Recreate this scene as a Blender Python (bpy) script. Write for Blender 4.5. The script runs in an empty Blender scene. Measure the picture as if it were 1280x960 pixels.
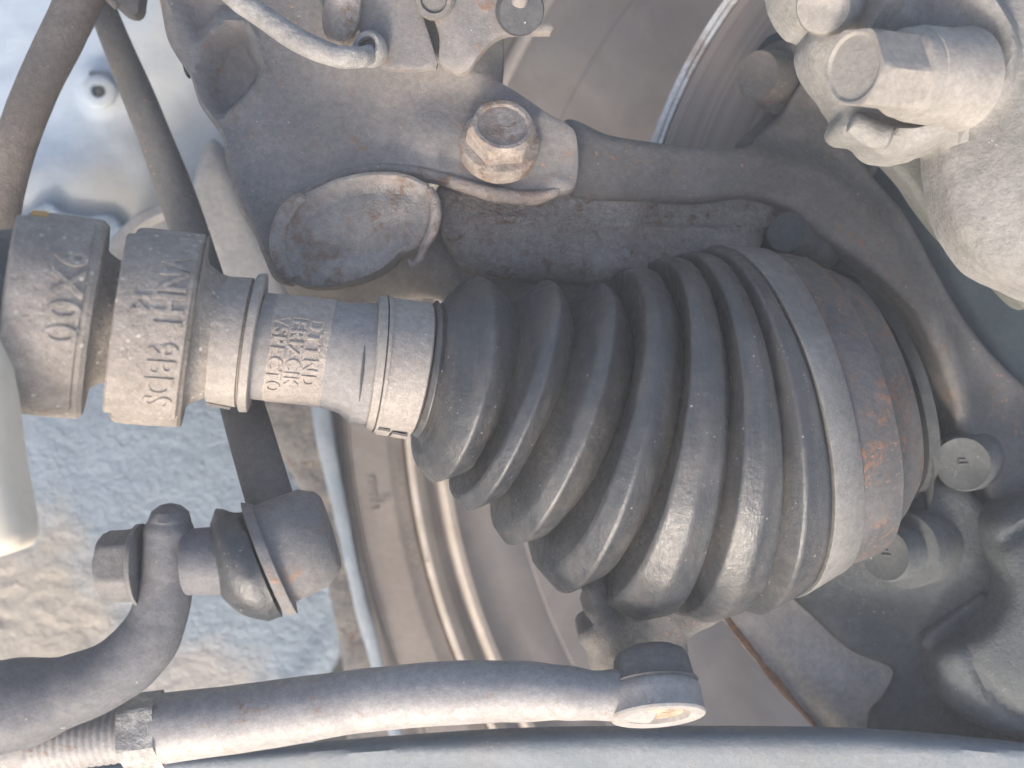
import bpy, bmesh, math, random
import numpy as np
from mathutils import Vector, Matrix, noise
from mathutils.geometry import delaunay_2d_cdt
random.seed(7)
R = math.radians
S = 0.024          # metres per modelling unit (100 photo pixels at the depth z = 0)
D = 14.0           # camera distance in units
scene = bpy.context.scene
COL = scene.collection

# ------------------------------------------------------------------ camera
cam = bpy.data.cameras.new('camera')
cam_o = bpy.data.objects.new('camera', cam)
COL.objects.link(cam_o)
cam_o.location = (0, 0, D * S)
cam.sensor_width = 36
cam.lens = 36 / 12.8 * D
cam.clip_start = 0.01
cam.clip_end = 100
cam.dof.use_dof = True
cam.dof.focus_distance = (D - 0.2) * S
cam.dof.aperture_fstop = 9.0
scene.camera = cam_o
# ------------------------------------------------------------------ light
SUN_DIR = Vector((-0.18, -0.80, 0.52)).normalized()   # from the scene towards the sun
elev = math.asin(SUN_DIR.z)
az = math.atan2(SUN_DIR.x, SUN_DIR.y)
world = bpy.data.worlds.new('World')
scene.world = world
world.use_nodes = True
wn = world.node_tree
bg = wn.nodes['Background']
sky = wn.nodes.new('ShaderNodeTexSky')
sky.sky_type = 'NISHITA'
sky.sun_disc = False
sky.sun_elevation = elev
sky.sun_rotation = az
sky.dust_density = 5.0
sky.ozone_density = 1.3
wn.links.new(sky.outputs[0], bg.inputs[0])
bg.inputs[1].default_value = 0.15
sun = bpy.data.lights.new('sun', 'SUN')
sun.energy = 1.45
sun.angle = R(11)
sun.color = (1.0, 0.93, 0.85)
sun_o = bpy.data.objects.new('sun', sun)
COL.objects.link(sun_o)
sun_o.rotation_euler = (-SUN_DIR).to_track_quat('-Z', 'Y').to_euler()
scene.view_settings.view_transform = 'Standard'
scene.view_settings.look = 'None'
scene.view_settings.gamma = 1
scene.view_settings.exposure = 1.20

# ------------------------------------------------------------------ helpers
def W(px, py, z=0.0):
    k = (D - z) / D
    return Vector(((px - 640) / 100 * k, (480 - py) / 100 * k, z))

def fbm(p, s, o=4):
    return noise.fractal(Vector(p) * s, 0.9, 2.1, o)

def tag(o, label=None, cat=None, group=None, kind=None):
    if label: o['label'] = label
    if cat: o['category'] = cat
    if group: o['group'] = group
    if kind: o['kind'] = kind
    return o

ORI = {}
def thing(name, base, label, cat, group=None):
    o = bpy.data.objects.new(name, None)
    COL.objects.link(o)
    o.empty_display_size = 0.01
    o.location = Vector(base) * S
    ORI[o.name] = Vector(base)
    return tag(o, label, cat, group)

def mk(name, vf, mat, parent=None, base=None, angle=35, smooth=True, label=None):
    verts, faces = vf
    if parent is not None:
        b = ORI[parent.name]
    else:
        b = Vector(base) if base is not None else Vector((0, 0, 0))
    me = bpy.data.meshes.new(name)
    me.from_pydata([tuple((Vector(v) - b) * S) for v in verts], [], faces)
    me.update()
    bm = bmesh.new(); bm.from_mesh(me)
    bmesh.ops.recalc_face_normals(bm, faces=bm.faces)
    bm.to_mesh(me); bm.free()
    if smooth:
        me.shade_smooth()
        me.set_sharp_from_angle(angle=R(angle))
    me.materials.append(mat)
    o = bpy.data.objects.new(name, me)
    COL.objects.link(o)
    if parent is not None:
        o.parent = parent
    else:
        o.location = b * S
    ORI[o.name] = b
    if label: o['label'] = label
    return o

def join(*vfs):
    V, F = [], []
    for v, f in vfs:
        k = len(V)
        V += list(v)
        F += [tuple(i + k for i in q) for q in f]
    return V, F

def frame(n, ref=Vector((0, 0, 1))):
    n = n.normalized()
    u = ref - n * ref.dot(n)
    if u.length < 1e-4:
        u = Vector((0, 1, 0)) - n * n.y
    u.normalize()
    return n, u, n.cross(u)

def rings(rs, seg=72, cap0=True, cap1=True, rfun=None, jit=0.0):
    """rs: list of (centre, normal, radius).  rfun(i, theta, r) -> r"""
    V, F = [], []
    for i, (c, n, r) in enumerate(rs):
        n, u, v = frame(Vector(n))
        for k in range(seg):
            t = 2 * math.pi * k / seg
            rr = rfun(i, t, r) if rfun else r
            p = c + (u * math.cos(t) + v * math.sin(t)) * rr
            if jit:
                p = p + (p - c).normalized() * fbm(p, 1.7) * jit
            V.append(p)
    for i in range(len(rs) - 1):
        for k in range(seg):
            a = i * seg + k; b = i * seg + (k + 1) % seg
            F.append((a, b, b + seg, a + seg))
    if cap0: F.append(tuple(range(seg))[::-1])
    if cap1: F.append(tuple((len(rs) - 1) * seg + k for k in range(seg)))
    return V, F

def lathe(c, n, prof, **kw):
    """prof: list of (offset along n, radius)"""
    n = Vector(n).normalized()
    return rings([(Vector(c) + n * t, n, max(r, 0.001)) for t, r in prof], **kw)

def tube(pts, rad, seg=28, n_sub=10, cap=True, flat=None, jit=0.0, ends=True, dome_h=0.35):
    """smooth swept tube; flat(i_frac) -> (a, b) squash along (in-plane, depth)"""
    P = [Vector(p) for p in pts]
    if not isinstance(rad, (list, tuple)): rad = [rad] * len(P)
    C, RR = [], []
    for i in range(len(P) - 1):
        p0 = P[max(i - 1, 0)]; p1 = P[i]; p2 = P[i + 1]; p3 = P[min(i + 2, len(P) - 1)]
        for k in range(n_sub):
            t = k / n_sub
            q = 0.5 * ((2 * p1) + (p2 - p0) * t + (2 * p0 - 5 * p1 + 4 * p2 - p3) * t * t + (-p0 + 3 * p1 - 3 * p2 + p3) * t ** 3)
            C.append(q)
            s = t * t * (3 - 2 * t)
            RR.append(rad[i] * (1 - s) + rad[i + 1] * s)
    C.append(P[-1]); RR.append(rad[-1])
    T = []
    for i in range(len(C)):
        a = C[max(i - 1, 0)]; b = C[min(i + 1, len(C) - 1)]
        T.append((b - a).normalized())
    if ends:   # rounded ends
        def dome(c, t, r, sgn):
            return [(c + t * sgn * r * dome_h * math.sin(a), t, r * math.cos(a)) for a in (R(30), R(60), R(80))]
        d0 = dome(C[0], T[0], RR[0], -1)[::-1]; d1 = dome(C[-1], T[-1], RR[-1], 1)
        C = [d[0] for d in d0] + C + [d[0] for d in d1]
        RR = [d[2] for d in d0] + RR + [d[2] for d in d1]
        T = [T[0]] * 3 + T + [T[-1]] * 3
    V, F = [], []
    for i, c in enumerate(C):
        n, u, v = frame(T[i])
        fa, fb = flat(i / (len(C) - 1)) if flat else (1, 1)
        for k in range(seg):
            a = 2 * math.pi * k / seg
            p = c + (u * math.cos(a) * fb + v * math.sin(a) * fa) * RR[i]
            if jit: p = p + (p - c).normalized() * fbm(p, 2.0) * jit
            V.append(p)
    for i in range(len(C) - 1):
        for k in range(seg):
            a = i * seg + k; b = i * seg + (k + 1) % seg
            F.append((a, b, b + seg, a + seg))
    if cap:
        F.append(tuple(range(seg))[::-1]); F.append(tuple((len(C) - 1) * seg + k for k in range(seg)))
    return V, F

def resample(pts, step, closed=True):
    """Catmull-Rom through pts; a third item marks a corner"""
    n = len(pts)
    out = []
    rng = n if closed else n - 1
    for i in range(rng):
        p1 = np.array(pts[i][:2], float); p2 = np.array(pts[(i + 1) % n][:2], float)
        p0 = np.array(pts[(i - 1) % n][:2], float) if (closed or i > 0) else p1
        p3 = np.array(pts[(i + 2) % n][:2], float) if (closed or i + 2 < n) else p2
        if len(pts[i]) > 2: p0 = p1
        if len(pts[(i + 1) % n]) > 2: p3 = p2
        L = np.linalg.norm(p2 - p1)
        m = max(1, int(round(L / step)))
        for k in range(m):
            t = k / m
            # tension lowered so that the curve does not overshoot
            m1 = (p2 - p0) * 0.5; m2 = (p3 - p1) * 0.5
            l1 = np.linalg.norm(m1); l2 = np.linalg.norm(m2)
            if l1 > L: m1 = m1 * L / l1
            if l2 > L: m2 = m2 * L / l2
            h = ((2 * t ** 3 - 3 * t ** 2 + 1) * p1 + (t ** 3 - 2 * t ** 2 + t) * m1 +
                 (-2 * t ** 3 + 3 * t ** 2) * p2 + (t ** 3 - t ** 2) * m2)
            out.append(h)
    if not closed: out.append(np.array(pts[-1][:2], float))
    return np.array(out)

def seg_dist(P, A, closed=True):
    """distance of points P (n,2) to polyline A (m,2)"""
    B = np.roll(A, -1, axis=0)
    if not closed: A = A[:-1]; B = B[:-1]
    best = np.full(len(P), 1e9)
    for a, b in zip(A, B):
        ab = b - a; L = max(ab.dot(ab), 1e-12)
        t = np.clip(((P - a) @ ab) / L, 0, 1)
        d = np.linalg.norm(P - (a + t[:, None] * ab), axis=1)
        best = np.minimum(best, d)
    return best

def inside(P, A):
    x, y = P[:, 0], P[:, 1]
    c = np.zeros(len(P), bool)
    B = np.roll(A, -1, axis=0)
    for a, b in zip(A, B):
        if a[1] == b[1]: continue
        m = ((a[1] > y) != (b[1] > y)) & (x < (b[0] - a[0]) * (y - a[1]) / (b[1] - a[1]) + a[0])
        c ^= m
    return c

def sdf(P, pts, step=8):
    """signed distance in px, positive inside"""
    A = resample(pts, step)
    d = seg_dist(P, A)
    return np.where(inside(P, A), d, -d)

def ldist(P, pts, step=8):
    return seg_dist(P, resample(pts, step, closed=False), closed=False)

def sm(x, a, b):
    t = np.clip((x - a) / (b - a), 0, 1)
    return t * t * (3 - 2 * t)

def slab(outline, z, thick=0.3, edge=12, hfun=None, res=7, wob=0.0, rough=0.0, rs=3.0, lean=None):
    """plate seen from the front: outline in photo pixels at depth z, rounded front edge, real thickness"""
    A = resample(outline, res)
    if wob:
        A = A + np.array([[fbm((a[0] / 100, a[1] / 100, 3), 2.5), fbm((a[0] / 100, a[1] / 100, 9), 2.5)] for a in A]) * wob
    mn, mx = A.min(0), A.max(0)
    gx = np.arange(mn[0] + res * 0.5, mx[0], res); gy = np.arange(mn[1] + res * 0.5, mx[1], res)
    G = np.array([(x + (res * 0.5 if j % 2 else 0), y) for j, y in enumerate(gy) for x in gx])
    ins = inside(G, A); G = G[ins]
    dg = seg_dist(G, A)
    k = dg > max(res * 0.45, edge + res * 0.4)
    G, dg = G[k], dg[k]
    # rows parallel to the outline keep the rounded edge clean
    tg = np.roll(A, -1, 0) - np.roll(A, 1, 0)
    nr = np.stack([-tg[:, 1], tg[:, 0]], 1); nr /= np.maximum(np.linalg.norm(nr, axis=1), 1e-9)[:, None]
    if not inside((A + nr * 0.5)[len(A) // 3:len(A) // 3 + 1], A)[0] : nr = -nr
    if inside(A + nr * 0.5, A).sum() < len(A) / 2: nr = -nr
    rowsP, rowsd = [A], [np.zeros(len(A))]
    if edge > 0:
        for f in ((0.1, 0.3, 0.6, 1.0) if edge > 6 else (0.2, 1.0)):
            O = A + nr * edge * f
            dO = seg_dist(O, A)
            kk_ = inside(O, A) & (dO > edge * f * 0.97)
            rowsP.append(O[kk_]); rowsd.append(dO[kk_])
    P = np.vstack(rowsP + [G]); d = np.concatenate(rowsd + [dg])
    nA = len(A)
    co, ed, fa, *_ = delaunay_2d_cdt([Vector(p) for p in P], [(i, (i + 1) % nA) for i in range(nA)], [], 1, 1e-4)
    if len(co) != len(P):
        P = np.array([tuple(c) for c in co])
        d = seg_dist(P, A); d[:0] = 0
    e = float(edge)
    h = np.zeros(len(P))
    if e > 0:
        q = np.clip(e - d, 0, e)
        h -= (e - np.sqrt(np.maximum(e * e - q * q, 0))) / 100
    if hfun is not None: h += hfun(P, d)
    V = []
    z0 = z
    for p, hh in zip(P, h):
        z = z0 - ((p[0] - lean[0]) * lean[1] if lean else 0)
        kk = (D - z) / D
        x = (p[0] - 640) / 100 * kk; y = (480 - p[1]) / 100 * kk
        if rough: hh += fbm((x, y, z), rs, 5) * rough
        V.append(Vector((x, y, z + hh)))
    F = [tuple(f) for f in fa]
    # boundary loop -> skirt
    cnt = {}
    for f in F:
        for i in range(len(f)):
            a, b = f[i], f[(i + 1) % len(f)]
            cnt[(a, b)] = 1
    bnd = [(a, b) for (a, b) in cnt if (b, a) not in cnt]
    low = {}
    for a, b in bnd:
        for q in (a, b):
            if q not in low:
                low[q] = len(V); V.append(Vector((V[q].x, V[q].y, V[q].z - thick)))
    for a, b in bnd:
        F.append((b, a, low[a], low[b]))
    return V, F

def hexhead(c, n, r, h, flange=None, fh=0.1, cham=0.90, dish=0.0, seg=72, rot=0.0, jit=0.0):
    """hex bolt head rising along n from c"""
    def hx(t, rr):
        a = (t + rot) % (math.pi / 3) - math.pi / 6
        return rr * math.cos(math.pi / 6) / math.cos(a)
    prof = []
    if flange:
        prof += [(0, flange, 0), (fh * 0.7, flange, 0), (fh, flange * 0.96, 0), (fh * 1.25, r * 1.02, 1)]
    else:
        prof += [(0, r, 1)]
    prof += [(h * 0.55, r, 1), (h * 0.8, r, 1), (h * 0.9, r * 0.97, 2), (h, r * cham, 2), (h * 1.0, r * cham * 0.86, 3)]
    if dish: prof += [(h - dish, r * cham * 0.78, 3), (h - dish, 0.001, 3)]
    else: prof += [(h * 1.0, 0.001, 3)]
    n = Vector(n).normalized()
    rs = [(Vector(c) + n * p[0], n, p[1]) for p in prof]
    def rf(i, t, rr):
        m = prof[i][2]
        if m == 0 or m == 3: return rr
        if m == 1: return hx(t, rr)
        return min(hx(t, r), rr)
    return rings(rs, seg=seg, rfun=rf, jit=jit)

def text_mesh(s, size=1.0, ext=0.03, spacing=1.0, width=1.0):
    cu = bpy.data.curves.new('lettering', 'FONT')
    cu.body = s; cu.size = size; cu.extrude = ext; cu.space_character = spacing
    cu.resolution_u = 3; cu.bevel_depth = ext * 0.25; cu.bevel_resolution = 0; cu.offset = size * 0.012
    o = bpy.data.objects.new('lettering', cu); COL.objects.link(o)
    dg = bpy.context.evaluated_depsgraph_get(); dg.update()
    me = bpy.data.meshes.new_from_object(o.evaluated_get(dg))
    V = [Vector((v.co.x * width, v.co.y, v.co.z)) for v in me.vertices]
    F = [tuple(p.vertices) for p in me.polygons]
    bpy.data.objects.remove(o); bpy.data.curves.remove(cu); bpy.data.meshes.remove(me)
    return V, F

def wrap_text(vf, c, n, r, a0, ax0, lift=0.0):
    """text x runs round the axis (downwards in the picture), text y runs along n"""
    V, F = vf
    n, u, v = frame(Vector(n))
    out = []
    for p in V:
        a = a0 + p.x / r
        rr = r + lift + p.z
        out.append(Vector(c) + n * (ax0 + p.y) + (u * math.cos(a) + v * math.sin(a)) * rr)
    return out, F

# ------------------------------------------------------------------ materials
def mat_new(name):
    m = bpy.data.materials.new(name); m.use_nodes = True
    nt = m.node_tree
    return m, nt, nt.nodes['Principled BSDF']

def dusty(name, c1, c2, c3=None, rough=0.75, metal=0.0, scale=1.3, bump=0.25, bscale=9.0, pit=0.0, pscale=14.0,
          rust=0.0, rustc=(0.25, 0.135, 0.075), speck=0.0, stretch=None, fine=0.22, spec=0.35, patch=None, rsz=2.2, blot=0.5):
    fine *= 0.62
    m, nt, b = mat_new(name)
    N = nt.nodes.new; L = nt.links.new
    geo = N('ShaderNodeNewGeometry')
    sc = N('ShaderNodeVectorMath'); sc.operation = 'SCALE'; sc.inputs[3].default_value = 1 / S
    L(geo.outputs['Position'], sc.inputs[0]); P = sc.outputs[0]
    if stretch:
        mp = N('ShaderNodeMapping'); mp.inputs['Rotation'].default_value = (0, 0, stretch[0]); mp.inputs['Scale'].default_value = stretch[1]
        L(P, mp.inputs[0]); PS = mp.outputs[0]
    else: PS = P
    def nz(scale, detail=5, ro=0.6, vec=None, dist=0.0, off=0.0):
        t = N('ShaderNodeTexNoise'); t.inputs['Scale'].default_value = scale; t.inputs['Detail'].default_value = detail
        t.inputs['Roughness'].default_value = ro; t.inputs['Distortion'].default_value = dist
        v = vec or P
        if off:
            a = N('ShaderNodeVectorMath'); a.operation = 'ADD'; a.inputs[1].default_value = (off, off * 1.3, -off)
            L(v, a.inputs[0]); v = a.outputs[0]
        L(v, t.inputs['Vector']); return t.outputs['Fac']
    def rng(x, a, b2, lo=0.0, hi=1.0):
        r = N('ShaderNodeMapRange'); r.inputs[1].default_value = a; r.inputs[2].default_value = b2
        r.inputs[3].default_value = lo; r.inputs[4].default_value = hi; r.interpolation_type = 'SMOOTHSTEP'
        L(x, r.inputs[0]); return r.outputs[0]
    def mixc(f, a, b2, mode='MIX'):
        x = N('ShaderNodeMix'); x.data_type = 'RGBA'; x.blend_type = mode
        if isinstance(f, float): x.inputs[0].default_value = f
        else: L(f, x.inputs[0])
        for s, i in ((a, 6), (b2, 7)):
            if isinstance(s, tuple): x.inputs[i].default_value = (*s, 1)
            else: L(s, x.inputs[i])
        return x.outputs[2]
    def mul(a, b2, op='MULTIPLY'):
        x = N('ShaderNodeMath'); x.operation = op
        for s, i in ((a, 0), (b2, 1)):
            if isinstance(s, (int, float)): x.inputs[i].default_value = s
            else: L(s, x.inputs[i])
        return x.outputs[0]
    big = rng(nz(scale, 6, 0.62, PS, 0.4), 0.36, 0.64)
    col = mixc(big, c1, c2)
    if c3: col = mixc(mul(rng(nz(scale * 0.55, 5, 0.6, None, 0.6, 5.0), 0.46, 0.62), blot), col, c3)
    if patch:   # list of (centre px, radius units, colour, strength): a stain with its own place on the thing
        for (pp, rad, pc, st) in patch:
            dv = N('ShaderNodeVectorMath'); dv.operation = 'DISTANCE'; dv.inputs[1].default_value = pp
            L(P, dv.inputs[0])
            e = mul(dv.outputs['Value'], mul(nz(1.1, 4, 0.6, None, 0.0, 2.0), rad * 1.1), 'SUBTRACT')
            col = mixc(mul(rng(e, rad * 0.05, rad * 0.75, 1.0, 0.0), st), col, pc)
    f1 = rng(nz(11, 6, 0.7), 0.3, 0.7, 1 - fine, 1 + fine)
    f2 = rng(nz(45, 3, 0.7, PS), 0.3, 0.7, 1 - fine * 0.7, 1 + fine * 0.7)
    g = N('ShaderNodeCombineColor'); ff = mul(f1, f2)
    for i in range(3): L(ff, g.inputs[i])
    col = mixc(1.0, col, g.outputs[0], 'MULTIPLY')
    hr = None
    if rust > 0:
        ra = rng(nz(rsz, 4, 0.6, None, 0.5, 11.0), 0.62 - 0.12 * rust, 0.70 - 0.08 * rust)
        rb = rng(nz(9, 5, 0.7, None, 0.2, 3.0), 0.45, 0.62)
        rm = mul(ra, rb)
        col = mixc(mul(rm, 0.75), col, rustc)
        rc = mul(rng(nz(rsz * 0.8, 3, 0.6, None, 0.3, 17.0), 0.50, 0.60), rng(nz(13, 3, 0.6, None, 0.2, 23.0), 0.66 - 0.04 * rust, 0.70 - 0.03 * rust))
        col = mixc(mul(rc, 0.85), col, (rustc[0] * 1.7, rustc[1] * 1.7, rustc[2] * 1.6))
        hr = mul(rm, rc, 'ADD')
    if speck > 0:
        vo = N('ShaderNodeTexVoronoi'); vo.inputs['Scale'].default_value = 7.5; L(P, vo.inputs['Vector'])
        s1 = rng(vo.outputs['Distance'], 0.05 if speck < 1 else 0.09, 0.12 if speck < 1 else 0.24, 1, 0)
        s2 = rng(nz(2.4, 3, 0.5, None, 0, 31.0), 0.60 - 0.1 * speck, 0.64 - 0.1 * speck)
        vo2 = N('ShaderNodeTexVoronoi'); vo2.inputs['Scale'].default_value = 24; L(P, vo2.inputs['Vector'])
        s3 = rng(vo2.outputs['Distance'], 0.08, 0.2, 1, 0)
        s4 = rng(nz(3.1, 4, 0.6, None, 0, 41.0), 0.62 - 0.1 * speck, 0.66 - 0.1 * speck)
        col = mixc(mul(mul(mul(s1, s2), mul(s3, s4), 'MAXIMUM'), 0.6 if speck < 1 else 0.75), col, (0.62, 0.58, 0.52))
    L(col, b.inputs['Base Color'])
    b.inputs['Metallic'].default_value = metal
    b.inputs['Specular IOR Level'].default_value = spec
    L(rng(nz(7, 5, 0.65, None, 0, 7.0), 0.3, 0.7, rough - 0.10, min(rough + 0.12, 1)), b.inputs['Roughness'])
    h = mul(nz(bscale, 7, 0.68), 1.0)
    h = mul(h, mul(nz(bscale * 4.5, 3, 0.6, PS), 0.25), 'ADD')
    if pit > 0:
        h = mul(h, mul(rng(nz(pscale, 4, 0.62, None, 0.5, 13.0), 0.40, 0.60), pit), 'ADD')
    if hr is not None: h = mul(h, mul(hr, 0.35), 'ADD')
    bp = N('ShaderNodeBump'); bp.inputs['Strength'].default_value = min(1.0, bump * 2); bp.inputs['Distance'].default_value = S * 0.09
    L(h, bp.inputs['Height']); L(bp.outputs[0], b.inputs['Normal'])
    return m

M = {}
M['arm'] = dusty('dusty_grey_steel', (0.195, 0.176, 0.161), (0.245, 0.221, 0.201), (0.165, 0.160, 0.158), rust=0.45, speck=0.2, bump=0.12)
M['arm_rust'] = dusty('rust_spotted_steel', (0.27, 0.242, 0.215), (0.34, 0.305, 0.27), (0.24, 0.175, 0.13), rust=1.15, speck=0.35, bump=0.35, rsz=1.6)
M['edge_rust'] = dusty('worn_plate_edge', (0.23, 0.20, 0.18), (0.30, 0.26, 0.23), (0.22, 0.14, 0.10), rust=1.0, speck=0.3, bump=0.4)
M['bolt_rust'] = dusty('rusty_bolt', (0.24, 0.20, 0.17), (0.36, 0.31, 0.265), (0.20, 0.13, 0.095), rust=1.1, speck=0.3, bump=0.35, bscale=6, rsz=2.6, scale=4)
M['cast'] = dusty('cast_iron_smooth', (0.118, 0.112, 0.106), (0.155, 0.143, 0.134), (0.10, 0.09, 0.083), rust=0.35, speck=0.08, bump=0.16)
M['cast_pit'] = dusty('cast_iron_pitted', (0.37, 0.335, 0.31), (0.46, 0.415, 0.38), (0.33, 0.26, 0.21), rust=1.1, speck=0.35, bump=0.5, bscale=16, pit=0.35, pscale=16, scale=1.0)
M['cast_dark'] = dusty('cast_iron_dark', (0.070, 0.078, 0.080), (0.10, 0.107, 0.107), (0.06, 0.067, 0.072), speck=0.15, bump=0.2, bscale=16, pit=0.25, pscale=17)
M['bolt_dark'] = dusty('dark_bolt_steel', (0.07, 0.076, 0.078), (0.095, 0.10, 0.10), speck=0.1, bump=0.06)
M['housing'] = dusty('dark_housing_steel', (0.055, 0.062, 0.066), (0.078, 0.084, 0.086), speck=0.1, bump=0.12)  # even dark blue grey for the bearing housing and its wall
M['seal'] = dusty('black_seal_rubber', (0.030, 0.034, 0.037), (0.045, 0.048, 0.05), bump=0.1)
M['void'] = dusty('void_shade', (0.022, 0.034, 0.042), (0.032, 0.046, 0.054), bump=0.1, fine=0.1)  # dark teal that paints deep shade into gaps and holes
M['rubber'] = dusty('dusty_black_rubber', (0.034, 0.037, 0.042), (0.078, 0.074, 0.071), (0.027, 0.032, 0.040), rough=0.38, scale=2.2, speck=0.5, bump=0.12, spec=0.65, stretch=(R(-13), (1.0, 0.12, 0.4)), fine=0.2)
M['rubber_dark'] = dusty('dark_rubber', (0.055, 0.058, 0.062), (0.085, 0.085, 0.088), rough=0.55, bump=0.12, speck=0.1)
M['band'] = dusty('clamp_band_steel', (0.175, 0.17, 0.162), (0.22, 0.212, 0.20), (0.16, 0.155, 0.15), rough=0.55, metal=0.15, speck=0.3, bump=0.12)
M['bell'] = dusty('joint_bell_steel', (0.085, 0.086, 0.09), (0.125, 0.12, 0.118), (0.075, 0.07, 0.066), rough=0.55, metal=0.1, rust=1.35, rustc=(0.24, 0.115, 0.06), speck=0.1, bump=0.12, rsz=2.0)
M['damper'] = dusty('dust_caked_damper', (0.262, 0.232, 0.205), (0.335, 0.298, 0.265), (0.22, 0.197, 0.175), rough=0.85, speck=1.3, bump=0.35, scale=1.8)
M['damper_neck'] = dusty('dust_caked_neck', (0.25, 0.222, 0.198), (0.32, 0.286, 0.255), (0.215, 0.193, 0.174), rough=0.85, speck=1.3, bump=0.4, scale=2.4)
M['sleeve'] = dusty('dusty_sleeve', (0.222, 0.209, 0.20), (0.256, 0.242, 0.232), (0.20, 0.192, 0.187), rough=0.75, speck=0.15, bump=0.1)
M['label'] = dusty('peeling_label', (0.34, 0.294, 0.256), (0.40, 0.35, 0.31), (0.30, 0.26, 0.225), rough=0.6, speck=0.35, bump=0.3)
M['band_light'] = dusty('dusty_clamp', (0.285, 0.257, 0.23), (0.34, 0.308, 0.275), (0.25, 0.226, 0.205), rough=0.65, speck=0.5, bump=0.18)
M['tie'] = dusty('tie_rod_paint', (0.27, 0.255, 0.243), (0.335, 0.312, 0.293), (0.245, 0.234, 0.226), rough=0.5, rust=0.3, speck=0.12, bump=0.1, spec=0.5)
M['tie_nut'] = dusty('jam_nut_zinc', (0.30, 0.29, 0.275), (0.50, 0.48, 0.44), (0.22, 0.21, 0.20), rough=0.5, metal=0.2, speck=0.6, bump=0.3, scale=4)
M['bar'] = dusty('antiroll_bar_paint', (0.105, 0.107, 0.117), (0.135, 0.134, 0.14), (0.155, 0.15, 0.145), rough=0.6, speck=0.15, bump=0.12)
M['link'] = dusty('link_paint', (0.15, 0.144, 0.142), (0.19, 0.18, 0.172), (0.13, 0.125, 0.125), rough=0.6, rust=0.3, speck=0.2, bump=0.15)
M['link_rod'] = dusty('link_rod_paint', (0.11, 0.107, 0.104), (0.14, 0.133, 0.127), (0.14, 0.13, 0.117), rough=0.65, rust=0.1, bump=0.12)
M['strut'] = dusty('brown_dusty_tube', (0.16, 0.135, 0.115), (0.215, 0.18, 0.15), (0.14, 0.12, 0.108), rough=0.8, bump=0.2, speck=0.1, stretch=(R(64), (0.25, 2.0, 1.0)))
M['hose'] = dusty('dusty_hose', (0.28, 0.265, 0.25), (0.37, 0.35, 0.325), (0.23, 0.22, 0.21), rough=0.7, bump=0.3, scale=3, speck=0.2)
M['tyre'] = dusty('tyre_sidewall', (0.225, 0.195, 0.175), (0.26, 0.228, 0.205), rough=0.8, bump=0.12, fine=0.08)
M['rim'] = dusty('wheel_barrel_paint', (0.25, 0.225, 0.21), (0.31, 0.28, 0.265), (0.24, 0.235, 0.245), rough=0.38, metal=0.1, bump=0.04, fine=0.06, speck=0.05, scale=0.7)
M['rim_lip'] = dusty('sunlit_machined_lip', (0.46, 0.40, 0.34), (0.54, 0.48, 0.42), (0.38, 0.33, 0.285), rough=0.45, bump=0.06, fine=0.1, speck=0.1)  # machined lip, with the sunlit stripe put into its pale colour
M['paint'] = dusty('pale_body_paint', (0.34, 0.39, 0.435), (0.39, 0.42, 0.445), (0.37, 0.365, 0.34), rough=0.6, bump=0.1, fine=0.06, scale=0.5, speck=0.1,
                   patch=[(tuple(W(190, 215, -6)), 1.6, (0.36, 0.335, 0.285), 0.85), (tuple(W(40, 60, -6)), 2.2, (0.31, 0.38, 0.46), 0.7), (tuple(W(250, 90, -6)), 2.0, (0.44, 0.44, 0.415), 0.8)])
M['deaden'] = dusty('undercoat_blue_grey', (0.215, 0.262, 0.31), (0.245, 0.295, 0.345), (0.22, 0.255, 0.29), blot=0.3, scale=0.7, rough=0.6, pit=0.25, pscale=8, bump=0.35, bscale=5, fine=0.12, speck=0.15,
                    patch=[(tuple(W(10, 800, -6)), 2.3, (0.36, 0.325, 0.28), 1.0), (tuple(W(250, 905, -6)), 1.5, (0.38, 0.34, 0.30), 0.8)])
M['flange'] = dusty('mottled_seam', (0.17, 0.16, 0.155), (0.24, 0.22, 0.20), (0.11, 0.11, 0.115), rough=0.7, bump=0.5, rust=0.6, speck=0.5, scale=3)
M['grey_panel'] = dusty('grey_panel', (0.24, 0.235, 0.235), (0.30, 0.285, 0.27), (0.22, 0.22, 0.225), bump=0.12)
M['blue_paint'] = dusty('blue_seam_paint', (0.22, 0.26, 0.30), (0.28, 0.31, 0.34), (0.22, 0.22, 0.22), rough=0.5, bump=0.15, fine=0.1)
M['caliper'] = dusty('caliper_cast_alloy', (0.20, 0.192, 0.178), (0.255, 0.245, 0.229), (0.175, 0.168, 0.158), rough=0.75, bump=0.22, bscale=6, speck=0.15, scale=1.0)
M['caliper_bolt'] = dusty('caliper_bolt_zinc', (0.24, 0.222, 0.20), (0.295, 0.274, 0.248), (0.21, 0.195, 0.178), rough=0.6, bump=0.15)
M['bracket_green'] = dusty('bracket_olive', (0.10, 0.105, 0.095), (0.13, 0.13, 0.118), bump=0.2)
M['fender'] = dusty('fender_blue_grey', (0.12, 0.145, 0.165), (0.15, 0.17, 0.19), (0.15, 0.15, 0.15), rough=0.5, bump=0.15, fine=0.1, scale=0.8, speck=0.1)
M['cream'] = dusty('cream_plastic', (0.60, 0.53, 0.43), (0.66, 0.59, 0.48), rough=0.5, bump=0.05, fine=0.04)
M['shield'] = dusty('brown_shield', (0.38, 0.33, 0.28), (0.44, 0.385, 0.33), (0.33, 0.295, 0.26), rough=0.7, bump=0.15, speck=0.4, scale=1.0)
M['rust_edge'] = dusty('rusty_rim_edge', (0.40, 0.19, 0.085), (0.26, 0.14, 0.085), (0.46, 0.30, 0.18), rough=0.9, bump=0.7, scale=6, speck=0.2)
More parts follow.
